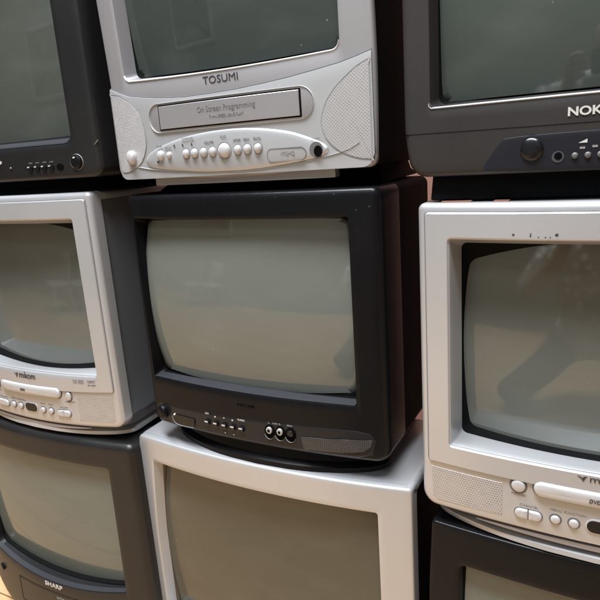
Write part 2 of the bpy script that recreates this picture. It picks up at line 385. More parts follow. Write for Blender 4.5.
# ================================================================== F / D : silver sets with a disc tray (same model)
def silver_combo(label, Y0, dx, dz, bottom, glass, scuffs, sag=0):
    t = TV(label, Y0, .0005+dx, .302, .025, bottom, top=-.10+dz)
    t.dx, t.dz = dx, dz; t.sag = sag
    outer = rrect(-.302, .303, -.672, -.0985, (.028, .028, .012, .012))
    op = rrect(-.2450, .2460, -.5350, -.1585, .004)
    inn = sagged(-.237, .238, -.533, -.172, .010, .012)
    t.bezel(outer, op, inn, SILVER, shell=.032, er=.010, depth=.050)
    t.tube(inn, barrel(.0005, -.355, .2365, .186, .010, .014, .014, .036), glass, .052, .060, .026)
    t.cabinet(outer, SILVER_SHADED, .035, .27, .56)
    t.top_panel(outer, SILVER, .033, .27)
    t.base(-.272, .273, -.672, bottom-dz, SILVER, .035, .36, .045, .05, .012, out=.012)
    t.plate('base_recess', smooth_closed([(-.20, -.676), (-.07, -.683), (.07, -.683), (.20, -.676), (.07, -.675), (-.07, -.675)]), [(0, -.012), (0, -.004)], SILVER_DULL, fill=3)
    # raised picture frame
    fo = rrect(-.288, .289, -.5765, -.1135, .006); fi = inset(op, -.0045)
    m = MB(); rings = [t.R(fo, .001, 1), t.R(fo, -.0026, 1), t.R(inset(fo, .0018), -.0042, 1)]
    for k in range(1, 5): rings.append(t.R([(a[0]+(b[0]-a[0])*k/5, a[1]+(b[1]-a[1])*k/5) for a, b in zip(inset(fo, .0018), fi)], -.0042, 1))
    rings += [t.R(fi, -.0042, 1), t.R(inset(fi, .0016), -.0028, 1), t.R(inset(fi, .0016), .002, 1)]
    m.loft(rings); fr = m.obj('picture_frame', SILVER, t.root)
    t.groove('frame_seam', inset(fo, -.0012), .0026, .0008, SEAM, closed=True)
    # speaker grilles
    for g in ([(-.2835, -.588), (-.152, -.588), (-.152, -.653), (-.272, -.657), (-.281, -.650)], [(.172, -.588), (.284, -.588), (.281, -.650), (.273, -.657), (.172, -.653)]):
        t.plate('speaker_grille', poly(g, .01), [(0, -.001), (.001, .0006)], GR_MIK, fill=3)
    # disc tray
    tc = rrect(-.1005, .124, -.5965, -.568, .0142, n=20)
    t.plate('tray_gap', inset(tc, -.0022), [(0, -.001), (0, .0006)], INK, fill=2)
    tr = t.plate('disc_tray', tc, [(0, -.001), (0, .004), (.002, .007), (.005, .0085)], SILVER_BTN, fill=3, cd=.0095)
    t.text('disc_mark', 'DVD', -.0145, -.5860, .0070, .018, INK, .0105, tr, .01, .2)
    # power, round and rocker buttons
    t.button('power_button', -.1256, -.586, .0115, SILVER_BTN, h=.005, ringm=SEAM)
    t.button('eject_button', .1485, -.589, .0085, SILVER_BTN, .0115, h=.005, ringm=SEAM)
    for x0, x1 in ((-.1305, -.0859), (.1020, .1460)):
        c = rrect(x0, x1, -.647, -.629, .0088, n=6)
        t.plate('rocker_gap', inset(c, -.0016), [(0, -.001), (0, .0006)], SEAM, fill=2)
        xm = (x0+x1)/2
        t.plate('rocker_button', rrect(x0, xm-.0007, -.647, -.629, (.0088, .0015, .0015, .0088), n=5), [(0, -.001), (0, .003), (.0015, .0048), (.003, .0053)], SILVER_BTN, fill=2)
        t.plate('rocker_button', rrect(xm+.0007, x1, -.647, -.629, (.0015, .0088, .0088, .0015), n=5), [(0, -.001), (0, .003), (.0015, .0048), (.003, .0053)], SILVER_BTN, fill=2)
    for x in (-.0644, -.0356, .0500, .0790):
        t.button('round_button', x, -.6355, .0078, SILVER_BTN, h=.0052, ringm=SEAM)
    win = rrect(-.016, .0280, -.6445, -.6225, .0108, n=8)
    t.plate('window_rim', inset(win, -.0026), [(0, -.001), (0, .0012), (.0012, .0018)], SILVER_BTN, fill=3)
    t.plate('remote_window', win, [(0, -.001), (0, .0026)], BLACK_GLOSS, fill=4)
    # lettering
    lg = t.text('brand_lettering', 'mıkom', -.0150, -.5510, .0115, .060, INK, .0052, fr, .0)
    b = [(-0.03396, -0.54322), (-0.02954, -0.54394), (-0.02614, -0.5461), (-0.02376, -0.54322), (-0.019, -0.5425), (-0.02172, -0.54538), (-0.02288, -0.54862), (-0.0258, -0.55258), (-0.02532, -0.54898), (-0.0275, -0.54754), (-0.02988, -0.54538)]
    t.plate('bird_emblem', poly(b, .003), [(0, .003), (0, .0052)], INK, fill=2, parent=fr)
    for s_, x, z, w_ in (('POWER', -.137, -.6055, .024), ('CHANNEL', -.123, -.624, .031), ('MENU', -.0735, -.6205, .019), ('FUNCTION', -.051, -.6205, .033),
                         ('STOP', .0420, -.6205, .016), ('PLAY', .0710, -.6205, .016), ('VOLUME', .1110, -.624, .026), ('OPEN/CLOSE', .132, -.607, .032)):
        t.text('button_lettering', s_, x, z, .0042, w_, INKSOFT, .0004)
    t.text('format_lettering', 'DVD VIDEO', .174, -.553, .009, .034, INKSOFT, .0046, fr, .01)
    t.text('format_lettering', 'disc digital', .218, -.5595, .006, .024, INKSOFT, .0046, fr, .01)
    t.text('format_lettering', 'COMPACT', .218, -.5505, .006, .024, INKSOFT, .0046, fr, .01)
    if scuffs:
        for x, z, r in ((-.141, -.1480, .0018), (-.1157, -.1495, .0012), (-.1155, -.1460, .0008), (-.0783, -.1480, .0021), (-.104, -.1515, .0009), (-.094, -.1518, .0011), (-.087, -.1517, .0008)):
            t.plate('scuff_mark', smooth_closed([(x+r*math.cos(a)*random.uniform(.6, 1.4), z+r*math.sin(a)*random.uniform(.6, 1.5)) for a in [k*PI/3 for k in range(6)]], 3), [(0, .003), (0, .0048)], INK, fill=2, parent=fr)
    return t

G_F = glass_mat('tube_glass_grey', (.112, .118, .104))
G_E = glass_mat('tube_glass_pale', (.128, .136, .120))
G_B = glass_mat('tube_glass_dark', (.034, .041, .037))
G_C = glass_mat('tube_glass_green', (.044, .053, .046))
G_A = glass_mat('tube_glass_olive', (.056, .063, .054))
G_H = glass_mat('tube_glass_brown', (.062, .058, .042), .12)
G_G = glass_mat('tube_glass_green_grey', (.115, .128, .112), .06)

TF = silver_combo('silver television with disc tray and dark scuffs above its screen, beneath the NOKIA set', 0, 0, 0, -.708, G_F, True)
TD = silver_combo('silver television with disc tray at the left edge of the photo, between two dark sets', -.03, -1.341, .045, -.664, G_F, False, .013)

# ================================================================== E : black set in the middle
t = TE = TV('black television in the centre with two white-ringed sockets, on the wide silver set', 0, -.662, .297, .025, -.652, top=-.066)
outer = rrect(-.957, -.367, -.607, -.066, (.022, .03, .018, .006))
outer = [(x-.006*min(1, max(0, (-.066-z)/.54))*(1 if x < -.66 else 0), z) for x, z in outer]
op = rrect(-.944, -.428, -.488, -.117, .004); 
op = [(x, z) for x, z in op]
inn = sagged(-.938, -.436, -.482, -.124, .012, .002)
t.bezel(outer, op, inn, BLACK, shell=.10, er=.014, depth=.030, bev=.002)
t.tube(inn, barrel(-.684, -.304, .264, .184, .022, .014, .012, .006), G_E, .032, .026, .042)
t.cabinet(outer, BLACK_FLAT, .10, .300, .56, gap=.0015)
t.base(-.930, -.400, -.607, -.652, BLACK, .036, .36, .050, .06, .012, out=.007)
lipm = sagged(-.940, -.432, -.486, -.476, .002, .0)
m = MB()
rows = []
for k in range(41):
    x = -.940+.508*k/40; rows.append([t.P(x, -.4875, .0022, 1), t.P(x, -.4865, .0016, 1), t.P(x, -.4825, .022, .8)])
for a, b in zip(rows, rows[1:]):
    i = len(m.v); m.v += a+b; m.f += [(i, i+3, i+4, i+1), (i+1, i+4, i+5, i+2)]
m.obj('sill_strip', BLUELIP, t.root)
# control strip
pan = poly([(-.936, -.553), (-.80, -.551), (-.67, -.547), (-.52, -.541), (-.43, -.539), (-.402, -.543), (-.392, -.558), (-.400, -.590), (-.43, -.598), (-.90, -.598), (-.926, -.590)], .012)
t.plate('control_panel', pan, [(0, -.001), (.0015, .0004), (.003, .0008)], mat('control_panel_black', (.0095, .0100, .0125), .30, 0, .1, spec=.3), fill=6)
t.button('power_knob', -.9267, -.5735, .0155, BLACK, .0170, h=.012, ringm=BLACK_GLOSS)
t.plate('indicator_window', rrect(-.894, -.826, -.594, -.572, (.012, .012, .003, .003), n=8), [(0, .001), (0, .0032)], BLACK_GLOSS, fill=3)
t.groove('indicator_rim', [(-.896, -.578), (-.893, -.589), (-.884, -.5955), (-.87, -.5965), (-.85, -.596), (-.83, -.594)], .0022, .0042, PALESOFT)
t.button('indicator_lamp', -.888, -.573, .0026, PALE, h=.005)
for x in (-.7864, -.7621, -.7385, -.7154, -.6929):
    t.plate('push_button', rrect(x-.0062, x+.0062, -.5775, -.5655, .003, n=3, c=4), [(0, .0005), (0, .0052), (.0016, .0064)], BLACK_GLOSS, fill=2)
    t.plate('button_pale_edge', rrect(x-.0048, x+.0044, -.5705, -.5672, .001, n=2, c=3), [(0, .005), (0, .0068)], PALE, fill=2)  # highlight on each button drawn as a pale plate
for s_, x, z, w_ in (('CH', -.7905, -.5525, .010), ('-', -.7645, -.556, .004), ('+', -.7405, -.5545, .005), ('-', -.7172, -.556, .004), ('FUNC', -.7005, -.5525, .018), ('+', -.7405, -.590, .005), ('+', -.7172, -.590, .005)):
    t.text('button_lettering', s_, x, z, .0042 if len(s_) > 1 else .003, w_, PALE, .0026)
t.text('brand_lettering', 'MIVAR', -.6985, -.5180, .0055, .044, HOLE, .001)
for k, x in enumerate((-.622, -.597, -.5728)):
    so = t.plate('socket_recess', circ(x, -.5655, .0118, .0155), [(0, .001), (0, .003), (.0015, .0035)], HOLE, fill=2)
    if k < 2:
        t.plate('socket_ring', circ(x+.001, -.561, .0066, .0076), [(0, .002), (0, .0065), (.001, .0075)], WHITE, parent=so, fill=2)
        t.plate('socket_pin', circ(x+.001, -.561, .0030), [(0, .006), (0, .0085)], HOLE, parent=so, fill=2)
    else:
        t.plate('socket_ring', circ(x+.001, -.561, .0070), [(0, .002), (0, .0060), (.001, .007)], BLACK_GLOSS, parent=so, fill=2)
    t.groove('socket_rim', [(x+.0125*math.cos(a), -.5655+.0165*math.sin(a)) for a in [PI+PI*(.12+.76*i/12) for i in range(13)]], .0018, .0042, PALESOFT, parent=so)
for s_, x in (('L', -.6235), ('AUDIO', -.614), ('R', -.598), ('VIDEO', -.580)):
    t.text('socket_lettering', s_, x, -.547, .0036, .004 if len(s_) == 1 else .013, PALESOFT, .0026)
t.plate('speaker_grille', poly([(-.548, -.566), (-.50, -.564), (-.399, -.5565), (-.4015, -.570), (-.418, -.583), (-.46, -.590), (-.545, -.594)], .008), [(0, .001), (0, .0030)], GR_BLK, fill=3)

# ================================================================== B : silver set with cassette slot
t = TB = TV('silver television lettered TOSUMI with a cassette slot, resting on the black centre set', 0, -.667, .295, .02, -.066, top=.60)
outer = rrect(-.962, -.372, -.0335, .595, (.024, .016, .016, .016))
def bw(x, z):
    if x > -.66: return (x+.004*math.sin(min(1, max(0, (z+.03)/.33))*PI), z)
    k = max(0, z-.155)
    return (x-.05*k, z)
outer = [bw(x, z) for x, z in outer]
op = rrect(-.912, -.430, .1655, .535, .014)
op = [(x-(.05*max(0, z-.155) if x < -.66 else 0), z-(.007*(1-((x+.671)/.241)**2) if z < .3 else 0)) for x, z in op]
inn = [(-.671+(x+.671)*.968, .35+(z-.35)*.966) for x, z in op]
t.bezel(outer, op, inn, SILVER_DULL, shell=.010, er=.006, depth=.028, bev=.004)
t.tube(inn, [(-.671+(x+.671)*.955, .35+(z-.35)*.948) for x, z in op], G_B, .030, .028, .032)
t.cabinet(outer, BLACK_FLAT, .028, .27, .56, gap=.002)
t.base(-.92, -.40, -.0335, -.066, BLACK_FLAT, .06, .36, .01, .05, .004)
t.plate('front_foot_strip', rrect(-.868, -.452, -.048, -.030, .002, n=30, c=3), [(0, -.03), (0, -.010)], SILVER_DULL, fill=2)
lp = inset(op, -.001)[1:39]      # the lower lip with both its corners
t.groove('lip_highlight', lp, .0042, .0016, SILVER_BTN)  # brighter silver strip drawn as the highlight on the lower lip
# paler lower fascia with an arched top edge
arc = [(-.9605, .1545), (-.935, .1440), (-.909, .1355), (-.87, .1290), (-.831, .1240), (-.79, .1202), (-.756, .1180), (-.70, .1180), (-.638, .1195), (-.58, .1235), (-.530, .1280), (-.48, .1345), (-.432, .1415), (-.40, .1490), (-.3735, .1565)]
def interp(a, x):
    for p, q in zip(a, a[1:]):
        if p[0] <= x <= q[0]: return p[1]+(q[1]-p[1])*(x-p[0])/(q[0]-p[0])
    return a[0][1] if x < a[0][0] else a[-1][1]
m = MB(); nx = 90; nz = 14; g = []
for i in range(nx+1):
    x = -.9605+.5870*i/nx; tp = interp(arc, x)
    # rounded lower corners
    r = .022; lo = -.0325
    e = min(x+.9605, -.3735-x)
    if e < r: lo += r-math.sqrt(max(0, r*r-(r-e)**2))
    col = [t.P(x, tp+.0012, .002, 1)]
    for k in range(nz+1):
        z = tp+(lo-tp)*k/nz; col.append(t.P(x, z, -.0045 if 0 < k else -.0036, 1))
    col.append(t.P(x, lo-.0008, .004, 1)); g.append(col)
e0 = [(p[0]-.0006, p[1]+.006, p[2]) for p in g[0]]; e1 = [(p[0]+.0006, p[1]+.006, p[2]) for p in g[-1]]
g = [e0]+g+[e1]
for c in g: m.v += c
w_ = len(g[0])
for i in range(len(g)-1):
    for k in range(w_-1): m.f.append((i*w_+k, (i+1)*w_+k, (i+1)*w_+k+1, i*w_+k+1))
fas = m.obj('lower_fascia', SILVER, t.root, 50)
t.groove('fascia_seam', [(x, z+.002) for x, z in arc], .0026, .0010, SEAM)
H0 = .0045
# speakers
rsp = smooth_closed([(-.3765, .1436), (-.3775, .1440), (-.400, .1335), (-.4215, .1180), (-.440, .1020), (-.4556, .0820), (-.4650, .0590), (-.4665, .042), (-.4595, .0200), (-.446, .004), (-.4278, -.0080), (-.402, -.0175), (-.3800, -.0205), (-.3770, -.0205), (-.3765, -.0200), (-.3763, -.015), (-.3763, .06), (-.3763, .13)], 4)
lsp = smooth_closed([(-.9585, .1436), (-.9570, .1440), (-.930, .1380), (-.9002, .1210), (-.880, .0990), (-.8700, .0740), (-.8670, .0480), (-.8705, .0270), (-.8800, .0100), (-.8930, -.0030), (-.912, -.0120), (-.940, -.0190), (-.9560, -.008), (-.9590, .06), (-.9590, .13)], 4)
for sp in (rsp, lsp):
    t.groove('speaker_rim', sp, .0026, H0+.0007, SEAM, closed=True)
    t.plate('speaker_grille', inset(sp, .001), [(0, .002), (.001, H0+.001)], GR_TOS, fill=5)
# oval control swell
ov = smooth_closed([(-.8745, .0020), (-.8700, .0120), (-.8560, .0215), (-.8207, .0330), (-.775, .0430), (-.727, .0490), (-.680, .0520), (-.633, .0520), (-.580, .0475), (-.5296, .0385), (-.495, .0270), (-.4676, .0150), (-.4560, .0060), (-.4560, -.0020), (-.4660, -.0085), (-.4950, -.0145), (-.5343, -.0195), (-.590, -.0245), (-.6417, -.0265), (-.72, -.0255), (-.7883, -.0200), (-.84, -.0140), (-.866, -.0070)], 6)
t.plate('control_panel', ov, [(0, .002), (.0010, H0+.0014), (.0030, H0+.0030), (.0050, H0+.0036)], SILVER, fill=9, cd=H0+.0056)
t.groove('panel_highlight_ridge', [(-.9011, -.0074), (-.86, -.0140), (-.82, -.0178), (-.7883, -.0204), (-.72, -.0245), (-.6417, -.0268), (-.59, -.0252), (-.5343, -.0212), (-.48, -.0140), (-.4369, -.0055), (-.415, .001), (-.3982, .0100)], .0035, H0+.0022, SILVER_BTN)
PH = H0+.0054
# cassette slot: dark surround, rounded recess rim, flap
t.plate('slot_recess', rrect(-.8480, -.4800, .0585, .1110, .0245, n=26), [(0, .002), (0, H0+.0006), (.0015, H0+.0010)], SILVER_DULL, fill=3)
t.groove('slot_rim', rrect(-.8500, -.4780, .0570, .1125, .0260, n=26), .0036, H0+.0028, SILVER_BTN, closed=True)
t.plate('slot_gap', rrect(-.8235, -.5015, .0605, .1090, .0015, n=20, c=3), [(0, .002), (0, H0+.0016)], HOLE, fill=2)
fl = t.plate('cassette_flap', rrect(-.8205, -.5045, .0630, .1065, .001, n=26, c=3), [(0, .002), (0, H0+.0030), (.0008, H0+.0036)], SILVER_DULL, fill=4)
t.text('flap_lettering', 'On Screen Programming', -.7220, .0840, .0135, .130, INKSOFT, H0+.0042, fl, -.008)
t.text('flap_lettering', 'TWIN SPEED LONG PLAY', -.6950, .0745, .0055, .077, INKSOFT, H0+.0042, fl)
t.text('brand_lettering', 'TOSUMI', -.7070, .1370, .0135, .079, INK, .0008)
t.button('volume_knob', -.9145, .0130, .0125, SILVER_BTN, .0145, h=.016, ringm=SEAM)
t.button('power_button', -.8269, .0125, .0092, SILVER_BTN, .0105, h=PH+.005, ringm=None)
t.button('eject_button', -.8035, .0120, .0062, SILVER_BTN, .0072, h=PH+.004)
for x in (-.7584, -.7369, -.7146, -.6928, -.6353, -.6143, -.5916):
    t.groove('button_surround', circ(x, .0120, .0096, .0106), .0022, PH+.0008, SEAM, closed=True)
    t.button('round_button', x, .0122, .0085, SILVER_BTN, .0096, h=PH+.0055)
t.groove('button_surround', circ(-.6658, .0126, .0158), .0022, PH+.0010, SEAM, closed=True)
t.button('play_button', -.6658, .0130, .0145, SILVER_BTN, h=PH+.006)
t.button('sensor_dot', -.8371, .0010, .0030, INK, h=PH+.0010)
for s_, x, z, w2 in (('POWER', -.8345, .0285, .014), ('EJECT', -.8125, .0245, .016), ('CHANNEL', -.766, .0390, .030), ('VOLUME', -.712, .0290, .022), ('PLAY', -.6725, .0370, .013), ('STOP', -.6440, .0285, .016), ('REW', -.6215, .0285, .013), ('FFWD', -.600, .0285, .015)):
    t.text('button_lettering', s_, x, z, .0040, w2, INKSOFT, PH+.0010)
for x in (-.788, -.766, -.743):
    t.plate('button_arrow', [(x-.002, .0285), (x+.002, .0285), (x, .032)], [(0, PH-.002), (0, PH+.0008)], INK, fill=2)
pl = rrect(-.5740, -.4965, -.0135, .0095, .0100, n=8)
t.groove('badge_outline', pl, .0020, PH+.0006, SEAM, closed=True)
t.text('badge_lettering', 'VPS|HQ', -.5480, -.0065, .0095, .029, INKSOFT, PH-.0004, bold=.01)
t.plate('socket_recess', circ(-.4770, .0025, .0128, .0138), [(0, .002), (0, PH-.001)], SEAM, fill=2)
t.plate('headphone_socket', circ(-.4735, .0000, .0075, .0095), [(0, .002), (0, PH+.0004)], HOLE, fill=2)
t.text('socket_lettering', 'PHONES', -.4855, .0195, .0034, .016, INKSOFT, PH-.0006)

# ================================================================== C : dark set, top right
t = TC = TV('dark grey television lettered NOKIA at the top right with a big round knob', 0, -.02, .302, .015, -.0985, top=.55)
outer = rrect(-.322, .282, -.055, .54, (.028, .028, .02, .02))
outer = [(x+(.010*max(0, 1-(z+.055)/.07) if x < -.02 else 0), z) for x, z in outer]
op = rrect(-.275, .235, .0545, .47, .012)
inn = [(-.02+(x+.02)*.972, .262+(z-.262)*.972) for x, z in op]
t.bezel(outer, op, inn, GREY, shell=.11, er=.010, depth=.026, bev=.004)
t.tube(inn, [(-.02+(x+.02)*.960, .262+(z-.262)*.958) for x, z in op], G_C, .028, .027, .030)
t.cabinet(outer, BLACK_FLAT, .11, .27, .56)
m = MB(); bp_ = [[((x-t.cx)*S, y*S, (z-t.zb)*S) for x, y in ((-.281+o, .012+o), (.241-o, .012+o), (.241-o, .40-o), (-.281+o, .40-o))] for z, o in ((-.045, .004), (-.093, 0), (-.0955, .003))]
m.loft(bp_, True, True); m.obj('base', BLACK_FLAT, t.root)
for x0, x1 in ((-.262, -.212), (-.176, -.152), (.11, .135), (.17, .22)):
    t.plate('pink_sliver', rrect(x0, x1, -.0985, -.0962, .001, n=4, c=2), [(0, -.30), (0, -.011)], PINK, fill=2)  # thin pinkish slips set in the gap under the base
t.groove('fascia_seam', [(-.319+.596*k/30, .0155-.0015*math.sin(k/30*PI)) for k in range(31)], .0020, .0006, HOLE)
# pale strip that paints the highlight along the opening's lower lip
t.groove('lip_highlight', [(-.2765+.002*math.cos(a), .062+.008*math.sin(a)) for a in (PI, 1.2*PI)]+[(-.2745+.507*k/30, .0538) for k in range(0, 31)], .0042, .0014, mat('lip_highlight_grey', (.32, .31, .32), .35))
pn = smooth_closed([(-.1905, -.0450), (-.1800, -.0250), (-.1660, -.0070), (-.1530, .0000), (-.09, .0025), (-.02, .0030), (.06, .0025), (.118, .000), (.133, -.0070), (.146, -.0250), (.156, -.0450), (.146, -.0500), (.06, -.0525), (-.02, -.0530), (-.10, -.0525), (-.18, -.0500)], 5)
cp = t.plate('control_panel', pn, [(0, -.001), (.0015, .0012), (.004, .0016)], mat('panel_blue_black', (.011, .011, .015), .34, 0, .08, spec=.3), fill=6)
t.button('power_knob', -.1180, -.0195, .0165, BLACK_GLOSS, h=.007, ringm=BLACK)
t.plate('socket_recess', circ(-.0813, -.0325, .0085), [(0, .001), (0, .0024)], mat('socket_grey', (.05, .05, .055), .4), fill=2)
t.plate('headphone_socket', circ(-.0809, -.0315, .0055), [(0, .001), (0, .0030)], HOLE, fill=2)
for x in (-.0583, -.041, -.0245, -.008, .009):
    t.button('round_button', x, -.0320, .0046, mat('button_dim_grey', (.10, .10, .10), .4), h=.0055)
t.plate('volume_mark', [(-.0545, -.0145), (-.0425, -.0145), (-.0425, -.0090)], [(0, .001), (0, .0022)], PALE, fill=2)
for x, z in ((-.0487, -.0215), (-.0322, -.0202), (-.0155, -.0202), (.001, -.0202)):
    t.plate('button_mark', rrect(x-.0036, x+.0036, z-.0015, z+.0015, .0006, n=2, c=2), [(0, .001), (0, .0022)], PALESOFT, fill=2)
t.text('brand_lettering', 'NOKIA', -.0700, .0240, .0130, .064, PALE, .0012, bold=.03)

# ================================================================== A : charcoal set, top left
t = TA = TV('charcoal television with a round dial and pale scratch at the top left corner', -.03, -1.318, .328, .025, -.055, top=.60)
outer = rrect(-1.648, -.990, -.022, .60, (.028, .024, .02, .02))
op = rrect(-1.570, -1.058, .0520, .50, (.03, .022, .022, .03))
inn = [(-1.314+(x+1.314)*.972, .276+(z-.276)*.940) for x, z in op]
t.bezel(outer, op, inn, CHAR, shell=.11, er=.010, depth=.030, bev=.002)
m = MB(); rows = []
for k in range(61):
    x = -1.566+.504*k/60; e = min(x+1.570, -1.058-x); z = .0535+max(0, .020-math.sqrt(max(0, .020**2-(.020-min(e, .020))**2)))
    rows.append([t.P(x, z, .0012, 1), t.P(x, z+.003, .003, 1), t.P(-1.314+(x+1.314)*.985, z+.012, .026, .8)])
for a, b in zip(rows, rows[1:]):
    i = len(m.v); m.v += a+b; m.f += [(i, i+3, i+4, i+1), (i+1, i+4, i+5, i+2)]
m.obj('sill_strip', BLUELIP, t.root)
t.tube(inn, [(-1.314+(x+1.314)*.955, .276+(z-.276)*.925) for x, z in op], G_A, .030, .028, .024)
t.cabinet(outer, BLACK_FLAT, .11, .27, .56)
t.base(-1.60, -1.035, -.022, -.055, BLACK_FLAT, .03, .36, .02, .05, .004)
t.groove('dial_rim', circ(-1.0508, .0125, .0165), .0026, .0016, PALESOFT, closed=True)
t.button('dial', -1.0508, .0125, .0140, BLACK, h=.006)
t.button('dial_dot', -1.0515, .0215, .0022, PALE, h=.0085)
t.plate('sensor_window', circ(-1.0985, .0045, .0098, .0075), [(0, -.001), (0, .0012)], HOLE, fill=2)
for x in (-1.1856, -1.1646, -1.1435, -1.1225):
    t.plate('push_button', rrect(x-.0062, x+.0062, .0005, .0090, .001, n=3, c=3), [(0, -.001), (0, .0040)], BLACK_GLOSS, fill=2)
    t.plate('button_pale_edge', rrect(x-.0058, x-.0005, .0068, .0096, .0008, n=2, c=2), [(0, .003), (0, .0052)], PALE, fill=2)  # small pale plate across each button's top left
    t.text('button_lettering', 'CH', x-.004, .0155, .0026, .010, PALESOFT, .0008)
t.text('brand_lettering', 'SHARP', -1.3650, .0135, .0140, .0880, PALE, .0010, bold=.025)
t.groove('scratch_mark', [(-.9995, .0455), (-.9950, .0500), (-.9915, .0525), (-.9890, .0555)], .0020, .0012, WHITE)
t.button('indicator_lamp', -1.2496, .0095, .0020, PALESOFT, h=.002)

# ================================================================== G : charcoal set, bottom left
t = TG = TV('charcoal television lettered SHARP with a strongly curved sill, standing on the wooden floor', -.03, -1.365, .345, .03, -1.36, b2=.055, top=-.675)
outer = rrect(-1.712, -1.023, -1.305, -.672, (.17, .05, .022, .022))
op = sagged(-1.640, -1.103, -1.107, -.742, (.02, .006, .012, .012), .026)
inn = [(-1.3715+(x+1.3715)*.988, -.92+(z+.92)*.985) for x, z in op]
t.bezel(outer, op, inn, CHAR, shell=.11, er=.018, depth=.026, bev=.003)
m = MB(); rows = []
for k in range(61):
    X = -1+2*k/60; x = -1.3715+.2655*X; z = -1.107-.026*(1-X*X)
    rows.append([t.P(x, z+.0008, .0014, 1), t.P(x, z+.002, .002, 1), t.P(x*.99-1.3715*.010, z+.005, .013, .95)])
for a, b in zip(rows, rows[1:]):
    i = len(m.v); m.v += a+b; m.f += [(i, i+3, i+4, i+1), (i+1, i+4, i+5, i+2)]
m.obj('sill_strip', BLUELIP, t.root)
t.tube(inn, [(-1.3715+(x+1.3715)*.976, -.92+(z+.92)*.974) for x, z in op], G_G, .020, .014, .032)
t.cabinet(outer, BLACK_FLAT, .11, .27, .56)
t.base(-1.64, -1.08, -1.305, -1.36, BLACK_FLAT, .05, .36, .03, .05, .004)
sl = rrect(-1.520, -1.18, -1.245, -1.165, .003, n=18, c=3)
t.groove('slot_seam', sl, .0035, .0008, HOLE, closed=True)
t.plate('cassette_flap', inset(sl, .004), [(0, -.002), (.0010, .0006)], CHAR, fill=5)
t.text('brand_lettering', 'SHARP', -1.392, -1.150, .0140, .070, PALE, .0012, bold=.012)
t.text('flap_lettering', 'VIDEO', -1.350, -1.185, .0085, .040, PALESOFT, .0014)
t.plate('control_flap', rrect(-1.505, -1.40, -1.292, -1.253, .006, n=8), [(0, -.001), (0, .002), (.0015, .0028)], BLACK, fill=3)
t.text('flap_lettering', '===', -1.452, -1.262, .006, .03, PALESOFT, .0036)
t.button('dial', -1.617, -1.175, .011, BLACK, h=.006)

# ================================================================== H : big silver set, bottom centre
t = TH = TV('wide plain silver television standing on the floor under the black centre set', 0, -.677, .355, .03, -1.36, top=-.65)
outer = rrect(-1.050, -.3245, -1.315, -.652, (.03, .03, .008, .012))
outer = [(x+(.026*max(0, 1-(-.652-z)/.24)**1.5 if x < -.7 else 0), z) for x, z in outer]
op = rrect(-1.000, -.3935, -1.165, -.714, .006)
op = [(x+(.020*max(0, 1-(-.714-z)/.22)**1.2 if x < -.7 else 0), z) for x, z in op]
inn = [(-.695+(x+.695)*.970, -.94+(z+.94)*.978) for x, z in op]
t.bezel(outer, op, inn, SILVER, shell=.032, er=.006, depth=.022, bev=.002)
t.tube(inn, [(-.695+(x+.695)*.967, -.94+(z+.94)*.974) for x, z in op], G_H, .024, .020, .022, mat('surround_brown_reflection', (.10, .06, .035), .5))  # brown reflection at the opening's edge put into the surround's colour
t.cabinet(outer, BLACK_FLAT, .03, .30, .62, gap=.003)  # black on this silver set's sides stands in for their shade
t.top_panel(outer, SILVER, .016, .31, 1.0)
t.base(-1.0, -.37, -1.315, -1.36, BLACK_FLAT, .05, .40, .02, .05, .004)
for x in (-.60, -.56, -.52, -.48): t.button('push_button', x, -1.24, .009, SILVER_BTN)
t.button('power_button', -.42, -1.24, .014, SILVER_BTN, ringm=SEAM)
t.plate('speaker_grille', rrect(-.98, -.72, -1.275, -1.205, .01, n=12), [(0, -.001), (.001, .0008)], GR_MIK, fill=3)

# ================================================================== I : black set, bottom right
t = TI = TV('black television at the bottom right, below the silver set with scuffs', 0, .045, .335, .022, -1.36, top=-.708)
outer = rrect(-.294, .380, -1.315, -.7085, (.03, .03, .008, .008))
outer = [(x+(.008*max(0, 1-(-.7085-z)/.15) if x < 0 else 0), z) for x, z in outer]
op = sagged(-.232, .318, -1.20, -.788, .012)
inn = [(.043+(x-.043)*.985, -.994+(z+.994)*.985) for x, z in op]
t.bezel(outer, op, inn, BLACK, shell=.11, er=.005, depth=.020, bev=.003)
t.tube(inn, [(.043+(x-.043)*.978, -.994+(z+.994)*.978) for x, z in op], G_G, .020, .014, .020)
t.cabinet(outer, BLACK_FLAT, .11, .27, .56)
t.base(-.25, .34, -1.315, -1.36, BLACK_FLAT, .05, .36, .02, .05, .004)
for x in (.10, .14, .18, .22): t.button('push_button', x, -1.26, .008, BLACK_GLOSS)

# ================================================================== setting
def box(name, x0, x1, y0, y1, z0, z1, material, parent=None, bev=0):
    m = MB(); b = bev
    if b:
        m.loft([[(x0+b, y0+b, z0), (x1-b, y0+b, z0), (x1-b, y1-b, z0), (x0+b, y1-b, z0)], [(x0, y0, z0+b), (x1, y0, z0+b), (x1, y1, z0+b), (x0, y1, z0+b)],
                [(x0, y0, z1-b), (x1, y0, z1-b), (x1, y1, z1-b), (x0, y1, z1-b)], [(x0+b, y0+b, z1), (x1-b, y0+b, z1), (x1-b, y1-b, z1), (x0+b, y1-b, z1)]], True, True)
    else:
        m.loft([[(x0, y0, z0), (x1, y0, z0), (x1, y1, z0), (x0, y1, z0)], [(x0, y0, z1), (x1, y0, z1), (x1, y1, z1), (x0, y1, z1)]], True, True)
    return m.obj(name, material, parent, 20)
tag(box('floor', -4.5, 4.5, -2.35, 1.05, -.05, 0, wood_mat()), kind='structure')
tag(box('wall', -4.5, 4.5, 1.05, 1.13, -.05, 2.7, PINK), kind='structure')
